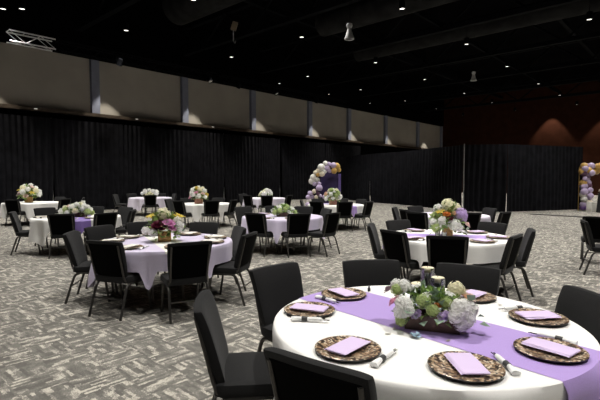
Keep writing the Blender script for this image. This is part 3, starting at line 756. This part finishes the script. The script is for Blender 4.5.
# T9, T10 far
T9 = build_table((-6.65, 20.0), 'far round table under the pinkish cloth nearest the tall drapes', 'pinkish pale cloth on the far table nearest the tall drapes', M['pale_lavender'], 29, [
    (180, 1.62, 'edge-on at the far pinkish table, nearest the tall drapes'),
    (141, 1.6, 'with thin grey top behind the far pinkish table'),
    (85, 1.2, 'with thin grey top just behind the low far white flowers'),
    (33, 1.12, 'at the far pinkish table\'s end towards the yellow bouquet'),
    (-72, 1.15, 'with black back before the far pinkish table\'s white flowers'),
], hang=.5)
arrangement('low white flowers on the far pinkish table nearest the drapes', (-6.65, 19.9, zt2), 0, dome_blossoms(11, 14, .33, .2, .15, .16, GW[:1] + [('rose', 'cream'), ('hydrangea', 'white')], .08, .12), (90, .4, .24, .2), (.5, .18, .09), M['walnut'], 28, 0, (.1, .04), .08)
T10 = build_table((-1.55, 19.6), 'far round table under the lavender cloth with small white flowers', 'lavender cloth on the far table with small white flowers', M['pale_lavender'], 31, [
    (-80, 1.12, 'with black back before the small white flowers of the far lavender table'),
    (-127, 1.12, 'with black back beside a strip of far lavender cloth'),
    (140, 1.41, 'dim against the drapes behind the far lavender table'),
    (-28, 1.28, 'with black back towards the balloon arch, at the far lavender table'),
], hang=.5)
arrangement('small white flowers in a dark box on the far lavender table', (-1.5, 19.5, zt2), 0, dome_blossoms(12, 13, .26, .2, .15, .18, GW, .08, .12), (90, .3, .24, .22), (.4, .18, .09), M['walnut'], 29, 0, (.1, .04), .08)

# T11 before the arch
T11 = build_table((1.17, 14.7), 'round table under the white cloth before the balloon arch', 'white cloth on the table before the purple backdrop', M['white_cloth'], 37, [
    (-80, 1.14, 'with square black back before the purple backdrop\'s table'),
    (-37, 1.27, 'angled outermost beside the open carpet, at the table before the purple backdrop'),
    (33, 1.14, 'with grey front between the angled and square-backed ones near the arch'),
    (76, 1.2, 'with low grey top behind the peach bouquet'),
    (-127, 1.15, 'with black back under the lowest balloons'),
    (175, 1.17, 'dim and low, beside the balloon garland\'s foot'),
    (119, 1.15, 'directly before the balloon garland\'s lower bunch'),
], hang=.5, run=(radians(-60), .3, 'runner', 'thin lilac runner on the table before the purple backdrop', .35))
arrangement('peach and white bouquet in a pink box before the purple backdrop', (1.07, 14.6, zt2), .1, dome_blossoms(14, 20, .22, .22, .2, .30, [('hydrangea', 'white'), ('hydrangea', 'peach'), ('hydrangea', 'green'), ('hydrangea', 'cream'), ('rose', 'white')], .06, .1), (130, .26, .25, .32), (.22, .2, .15), M['pinkbox'], 30, 20, (.1, .04), .18)

# T12 behind the tall bouquet
T12 = build_table((3.5, 10.6), 'round table under the lilac-white cloth behind the tall mixed bouquet', 'lilac-white cloth on the table hidden behind the tall mixed bouquet', M['pale_lavender'], 41, [
    (157, 1.3, 'slim and edge-on by the aisle, behind the grey-fronted one'),
    (-164, 1.17, 'with back turned, nearer the aisle of two overlapping backs'),
    (-134, 1.52, 'with back turned, in front of two overlapping backs'),
    (120, 1.12, 'with low lit top touching the drapes behind the tall bouquet'),
    (-89, 1.3, 'with square black back just beside the tall bouquet\'s lavender bloom'),
    (10, 1.12, 'tall and dark-fronted before the low lit drape'),
    (-47, 1.37, 'edge-on and curved, last before the open carpet'),
], hang=.5)

# two chairs at the photo's edge, their table beyond it
place_chair((4.84, 7.70), radians(-24), 'in profile at the photo\'s right edge, legs on open carpet')
place_chair((5.56, 8.35), radians(62), 'with its back turned, cut off by the photo\'s right edge')

# ------------------------------------------------------------------ balloon arch by the drapes
def balloon(parent, p, r, c, me={}):
    if c not in me:
        bm = bmesh.new(); prof = []
        for k in range(13):
            a = pi * k / 12; rr = sin(a); z = -cos(a) * (1.12 if a < pi / 2 else 1.0); prof.append((max(rr, .0001) * (1 - .06 * (a < pi / 3)), z))
        lathe(bm, prof, 20); lathe(bm, [(.02, -1.10), (.07, -1.18), (.0001, -1.17)], 10)
        me[c] = mesh(bm, 'balloon', BAL[c])
    o = link('balloon', me[c], parent, p); o.scale = (r,) * 3; o.rotation_euler = (random.uniform(-1.2, 1.2), random.uniform(-1.2, 1.2), random.uniform(0, 6)); return o
def px_at_depth(px, py, d): return Vector(((px - 300) / FPX * d, d, CAM_H - d * ((py - 200) / FPX + math.tan(PITCH))))
DA = 18.6
p0 = px_at_depth(329.5, 200, DA); bw = 17.5 / FPX * DA
t = thing('arch_backdrop', 'arch-topped purple backdrop board behind the peach bouquet', 'backdrop', (p0.x, DA + .1, 0))
bm = bmesh.new(); n = 24; hb = 1.95; prof = [(-bw / 2, 0)] + [(-bw / 2 * cos(pi * k / n), hb - bw / 2 + bw / 2 * sin(pi * k / n)) for k in range(n + 1)] + [(bw / 2, 0)]
f = [bm.verts.new((x, 0, z)) for x, z in prof]; b = [bm.verts.new((x, .12, z)) for x, z in prof]
bm.faces.new(f[::-1]); bm.faces.new(b)
for k in range(len(f)): bm.faces.new((f[k], f[(k + 1) % len(f)], b[(k + 1) % len(f)], b[k]))
obj('board', bm, M['purple_board'], t, smooth=False)
bm = bmesh.new(); box(bm, (bw / 2 + .06, .06, .90), (.11, .16, 1.80), None, .01); obj('side_post', bm, M['lav_board'], t)
t = thing('balloon_garland', 'lilac, white and gold balloon garland over the purple backdrop', 'balloons', (p0.x, DA - .1, 0), 0)
bl = [(336, 167, 8, 'gold'), (338.5, 170, 4.5, 'gold'), (333.5, 171, 6, 'gold'), (333, 165.5, 6, 'lilac'), (328.5, 164.5, 5, 'lilac'), (325, 163.5, 5, 'white'), (327, 168.5, 6, 'lilac'), (329, 171, 4, 'lilac'), (321, 167.5, 7.5, 'white'), (324, 171.5, 5, 'white'), (318, 171, 5, 'cream'), (321.5, 174, 5.5, 'cream'),
      (318, 174.5, 4.5, 'gold'), (315, 172.5, 4, 'cream'), (313, 177, 6, 'white'), (311.5, 181, 6, 'white'), (317, 180, 5.5, 'white'), (314.5, 184, 4, 'lilac'), (319, 183.5, 4, 'lilac'), (319, 187.5, 6.5, 'lilac'), (316, 190.5, 3.6, 'plum'), (314, 191, 4.5, 'cream'), (310, 193, 5, 'lilac'), (318, 193.5, 4, 'plum'),
      (308, 197, 4.8, 'lilac'), (312, 196.5, 4.5, 'lilac'), (316, 197, 4, 'cream'), (309, 200.5, 4.6, 'white'), (320, 195.5, 3.5, 'lilac'), (307.5, 204, 4.5, 'lilac'), (310, 207, 4.5, 'white'), (324, 196.5, 4, 'lilac'), (313, 203, 4, 'lilac'), (309, 210, 4.4, 'lilac'), (313, 209, 4, 'white'), (311, 213, 4.4, 'lilac')]
rr = random.Random(2)
for px, py, dpx, c in bl:
    r = dpx / 2 / FPX * DA; q = px_at_depth(px, py, DA); q = q - Vector((p0.x, DA - .1, 0)); q.y = rr.uniform(-.16, -.04); q.z = max(q.z, r * 1.1)
    balloon(t, q, r, c)
bm = bmesh.new(); pts = [px_at_depth(a, b, DA) - Vector((p0.x, DA - .1, 0)) for a, b in ((311, 214), (309, 203), (314, 192), (319, 185), (313, 178), (320, 170), (328, 167), (337, 168))]
for q in pts: q.y = -.09
tube(bm, rounded(pts, .2, 4), .01, 6); obj('garland_line', bm, M['gold_metal'], t)

# second balloon column at the right edge
DB = 22.4
q0 = px_at_depth(586, 210, DB)
t = thing('balloon_column', 'gold, lilac and white balloon doorway arch beside the shadowed drape', 'balloons', (q0.x, DB, 0), 0)
rr = random.Random(6); seq = ['gold', 'lilac', 'white', 'lilac', 'gold', 'cream', 'purple', 'lilac', 'white', 'gold', 'lilac', 'plum']
spots = []
for i in range(10):
    y = 208 - i * 4.3
    for dx in (-2.6, 2.6): spots.append((586 + dx + rr.uniform(-.8, .8), y + rr.uniform(-1, 1), rr.uniform(5, 7.5)))
for i in range(13):
    x = 583 + i * 4.2
    for dy in (0, 5): spots.append((x + rr.uniform(-1, 1), 167 + dy - 1.5 * sin(pi * i / 12) + rr.uniform(-1, 1), rr.uniform(5, 7.5)))
for i, (px, py, dpx) in enumerate(spots):
    r = dpx / 2 / FPX * DB; q = px_at_depth(px, py, DB) - Vector((q0.x, DB, 0)); q.y = rr.uniform(-.15, .15); q.z = max(q.z, r * 1.1)
    c = rr.choice(seq)
    if 20 <= i < 30: c = rr.choice(['gold', 'gold', 'lilac', 'gold'])
    balloon(t, q, r, c)
bm = bmesh.new(); tube(bm, rounded([(-.33, .05, 0), (-.33, .05, 2.2), (2.3, .05, 2.25)], .1), .018, 8); obj('arch_frame', bm, M['gold_metal'], t)
q = at(592.5, 211.5, 0); bm = bmesh.new(); box(bm, (0, 0, .21), (.40, .35, .42), None, .01); tt = thing('gift_box', 'plain white box on the carpet inside the balloon doorway', 'box', (q.x, q.y, 0), .2)
obj('box_body', bm, M['white_box'], tt); bm = bmesh.new(); box(bm, (0, 0, .435), (.42, .37, .05), None, .008); obj('lid', bm, M['white_box'], tt)
q = at(601, 212.5, 0); tt = thing('draped_pedestal', 'black draped pedestal with a pale rounded top at the photo\'s edge', 'pedestal', (q.x + .12, q.y, 0))
bm = bmesh.new(); lathe(bm, [(.0001, 0), (.30, 0), (.27, .4), (.24, .8), (.26, .88), (.24, .92), (.0001, .92)], 28); obj('pedestal_cover', bm, M['black_cloth'], tt)
bm = bmesh.new(); lathe(bm, [(.0001, .92), (.16, .93), (.24, 1.0), (.20, 1.10), (.1, 1.16), (.0001, 1.17)], 24); obj('round_top', bm, M['silver_leaf'], tt)
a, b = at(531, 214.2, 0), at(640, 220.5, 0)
d = (b - a); bm = bmesh.new(); box(bm, (d.length / 2, 0, .012), (d.length, .30, .024), None, .008); tag(obj('dark_strip', bm, M['black_rim'], None, a, atan2(d.y, d.x)), 'flat dark strip crossing the carpet before the shadowed drape', 'cable cover')  # thin dark strip laid flat on the carpet

# ------------------------------------------------------------------ overhead: truss, stage lights, hoist, speakers
VT, Z0, Z1 = -20.3, 6.92, 7.5
def truss(u0, u1, label, m):
    t = thing('lighting_truss', label, 'truss', uv(u0, VT, Z0), HALL, 'trusses along the panelled wall')
    Lh = u1 - u0
    for y in (-.2, .2):
        for z in (0, .4):
            bm = bmesh.new(); tube(bm, [(0, y, z), (Lh, y, z)], .03, 8); obj('chord', bm, m, t)
    bm = bmesh.new(); n = int(Lh / .45)
    for k in range(n):
        x0, x1 = k * Lh / n, (k + 1) * Lh / n
        for y in (-.2, .2): tube(bm, [(x0, y, 0 if k % 2 else .4), (x1, y, .4 if k % 2 else 0)], .013, 6)
        tube(bm, [(x0, -.2, 0), (x1, .2, 0)], .013, 6); tube(bm, [(x0, -.2, .4), (x0, .2, .4)], .013, 6)
    obj('truss_lacing', bm, m, t)
    for x in (.6, Lh - .6):
        bm = bmesh.new(); tube(bm, [(x, 0, .4), (x, 0, 11 - Z0)], .008, 6); obj('hanging_cable', bm, M['steelwork'], t)
truss(5.5, 7.15, 'short bright aluminium lighting truss, the lit one above the first pale wall panel', M['alu'])
truss(7.3, 15.3, 'long dark lighting truss continuing past the first grey pilaster', M['steelwork'])  # unlit run of the same truss, its dimness put into a darker material
truss(15.8, 27.5, 'long dark lighting truss above the farther wall panels', M['steelwork'])  # likewise unlit, shade given by the darker material
def stage_light(px, lab, tilt):
    u = u_at(px, VT); p = uv(u, VT + .42, Z0 - .05)
    t = thing('stage_light', 'small black stage light under the truss ' + lab, 'stage light', p, HALL, 'stage lights clamped to the trusses')
    R = Matrix.Rotation(tilt, 3, 'X')
    bm = bmesh.new(); lathe(bm, [(.0001, .16), (.10, .15), (.11, .05), (.115, -.10), (.135, -.16), (.12, -.16), (.10, -.12)], 18); bmesh.ops.rotate(bm, matrix=R, verts=bm.verts); obj('housing', bm, M['steelwork'], t)
    bm = bmesh.new(); lathe(bm, [(.0001, -.14), (.105, -.14)], 18); bmesh.ops.rotate(bm, matrix=R, verts=bm.verts); obj('front_lens', bm, M['steel'], t)
    bm = bmesh.new(); tube(bm, rounded([(-.14, 0, 0), (-.14, 0, .22), (.14, 0, .22), (.14, 0, 0)], .03), .012, 6); obj('yoke', bm, M['steelwork'], t)
for px, lab, tl in ((118, 'nearest the first grey pilaster', .6), (206, 'just past the second grey pilaster', -.5), (235, 'below the chain hoist', .7), (271, 'beyond the chain hoist', -.7), (312, 'farthest along the wall', .6)):
    stage_light(px, lab, tl)
def wall_px(px, v, py):
    u = u_at(px, v); p = uv(u, v); return Vector((p.x, p.y, CAM_H + p.y * ((200 - py) / FPX - math.tan(PITCH))))
p = wall_px(235.5, -17.5, 29)
t = thing('chain_hoist', 'yellowish chain hoist hanging on a cable from the black ceiling', 'hoist', p)
bm = bmesh.new(); box(bm, (0, 0, 0), (.26, .18, .42), Matrix.Rotation(.3, 3, 'Y'), .03); obj('hoist_body', bm, mat('hoist_tan', (.2, .16, .11), .5), t)
bm = bmesh.new(); tube(bm, [(.04, 0, .2), (.04, 0, 11 - p.z)], .012, 6); obj('cable', bm, M['steelwork'], t)
bm = bmesh.new(); tube(bm, rounded([(-.05, 0, -.18), (-.05, 0, -.72), (.02, 0, -.82), (.06, 0, -.72)], .05), .025, 8); obj('hook', bm, M['alu'], t)
for px, py, d, lab in ((348.5, 34, 12.0, 'white cone-shaped hanging speaker, the larger upper one'), (471.5, 77.5, 20.0, 'white cone-shaped hanging speaker, the smaller lower one')):
    p = px_at_depth(px, py, d)
    t = thing('hanging_speaker', lab + ' under the ceiling', 'speaker', p, 0, 'white speakers hanging from the ceiling')
    s = 1.05
    bm = bmesh.new(); lathe(bm, [(.0001, .20), (.07, .195), (.085, .15), (.07, .10), (.045, .07)], 20); obj('mount_cap', bm, M['can'], t)
    bm = bmesh.new(); lathe(bm, [(.045, .09), (.06, .02), (.09, -.08), (.125, -.17), (.13, -.205), (.11, -.21), (.09, -.17)], 24); obj('cone_body', bm, M['can'], t)
    bm = bmesh.new(); lathe(bm, [(.0001, -.19), (.10, -.195)], 20); obj('grille', bm, M['band'], t)
    bm = bmesh.new(); tube(bm, [(0, 0, .19), (0, 0, 11 - p.z)], .006, 6); obj('hanging_cable', bm, M['steelwork'], t)

# ------------------------------------------------------------------ downlights and their light
def spot(p, e, size, blend, col=(1, .965, .905), r=.09, aim=None):
    l = bpy.data.lights.new('downlight_beam', 'SPOT'); l.energy = e; l.spot_size = radians(size); l.spot_blend = blend; l.shadow_soft_size = r; l.color = col
    o = bpy.data.objects.new('downlight_beam', l); COL.objects.link(o); o.location = p
    if aim is not None: o.rotation_euler = (Vector(aim) - Vector(p)).to_track_quat('-Z', 'Y').to_euler()
    return o
def can_mesh():
    bm = bmesh.new(); lathe(bm, [(.0001, .30), (.10, .30), (.115, .28), (.115, .0), (.105, -.01), (.10, .015), (.10, .03)], 20); a = mesh(bm, 'can_housing', M['steelwork'])
    bm = bmesh.new(); lathe(bm, [(.0001, .008), (.100, .012)], 20); b = mesh(bm, 'lens', M['lens'])
    bm = bmesh.new(); tube(bm, [(0, 0, .29), (0, 0, 3.0)], .012, 6); c = mesh(bm, 'stem', M['steelwork'])
    return a, b, c
CAN = can_mesh(); cans = []
def project(p):
    y = p.y * cos(PITCH) - (p.z - CAM_H) * sin(PITCH); h = p.y * sin(PITCH) + (p.z - CAM_H) * cos(PITCH)
    return (300 + FPX * p.x / y, 200 - FPX * h / y) if y > .1 else (-1, -1)
E_GRID, SPOT_DEG = 1560, 100
for u in (3.5, 9.6, 15.4, 21.5, 27.3, 33.7, 39.5, 45.6):
    for v in (-18.9, -13.9, -8.8, -3.8, 1.4, 6.6, 11.8):
        p = uv(u, v, 8.0); spot(p - Vector((0, 0, .02)), E_GRID, SPOT_DEG, .7); cans.append(p)
for v in (-8.8, -3.8, 1.4, 6.6): spot(uv(-2.4, v, 7.98), E_GRID * .35, SPOT_DEG, .7)      # unseen row added behind the camera to brighten the near flowers
for q in ((22, 9), (3, 9)): p = at(q[0], q[1], 8.0); spot(p - Vector((0, 0, .02)), 300, 90, .7); cans.append(p)
for u, z in [(uu, 8.2) for uu in (22.5, 28.0, 33.8)]: cans.append(uv(u, -22.4, z))
# wall washers: grazing beams on the panels beside the pilasters and on the maroon wall
for i, u in enumerate(pil_u[:-1]):
    w = u + .55 if i < 7 else u + 1.7
    spot(uv(w, VA + 1.15, 7.75), 900, 56, .3, (1, .93, .8), .03)
for v, off, e in ((-20.4, 2.6, 1500), (-11.75, 1.05, 1500), (-7.2, 1.3, 1300), (-3, 1.1, 1300)):
    spot(uv(UB - off, v, 9.2), e, 66, .35, (1, .86, .7), .03)
n_vis = []
for p in cans:
    x, y = project(p)
    if -3 < x < 603 and -3 < y < 190: n_vis.append((x, p))
ORD = 'first second third fourth fifth sixth seventh eighth ninth tenth eleventh twelfth thirteenth fourteenth fifteenth sixteenth seventeenth eighteenth nineteenth twentieth'.split()
def ordinal(i):
    if i < 20: return ORD[i]
    return ('thirtieth' if i == 29 else 'fortieth' if i == 39 else 'fiftieth' if i == 49 else ['twenty', 'thirty', 'forty', 'fifty'][(i + 1) // 10 - 2] + '-' + ORD[(i + 1) % 10 - 1])
for i, (x, p) in enumerate(sorted(n_vis, key=lambda q: q[0])):
    t = thing('ceiling_downlight', 'lit round ceiling downlight, ' + ordinal(i) + ' of the downlights counted from the panelled wall\'s near end', 'ceiling light', p, 0, 'round downlights under the black ceiling')
    link('can_housing', CAN[0], t); link('lens', CAN[1], t); link('stem', CAN[2], t)
for px, lab in ((38, 'under the first wall panel'), (138, 'under the second wall panel'), (213.5, 'under the third wall panel')):
    u = u_at(px, VA + .36); bm = bmesh.new(); box(bm, (0, 0, 0), (.14, .04, .045), None, .012); tag(obj('ledge_light', bm, M['ledge_lens'], None, uv(u, VA + .37, ZB - .08), HALL), 'tiny white light on the brown ledge ' + lab, 'light', 'tiny lights on the brown ledge')

# ------------------------------------------------------------------ world and view
w = bpy.data.worlds.new('hall_air'); S.world = w; w.use_nodes = True
w.node_tree.nodes['Background'].inputs[0].default_value = (.9, .95, 1, 1); w.node_tree.nodes['Background'].inputs[1].default_value = .004
S.view_settings.view_transform = 'Standard'; S.view_settings.look = 'None'; S.view_settings.gamma = 1; S.view_settings.use_curve_mapping = False
S.view_settings.exposure = 0
S.cycles.max_bounces = 8; S.cycles.diffuse_bounces = 3; S.cycles.transparent_max_bounces = 16
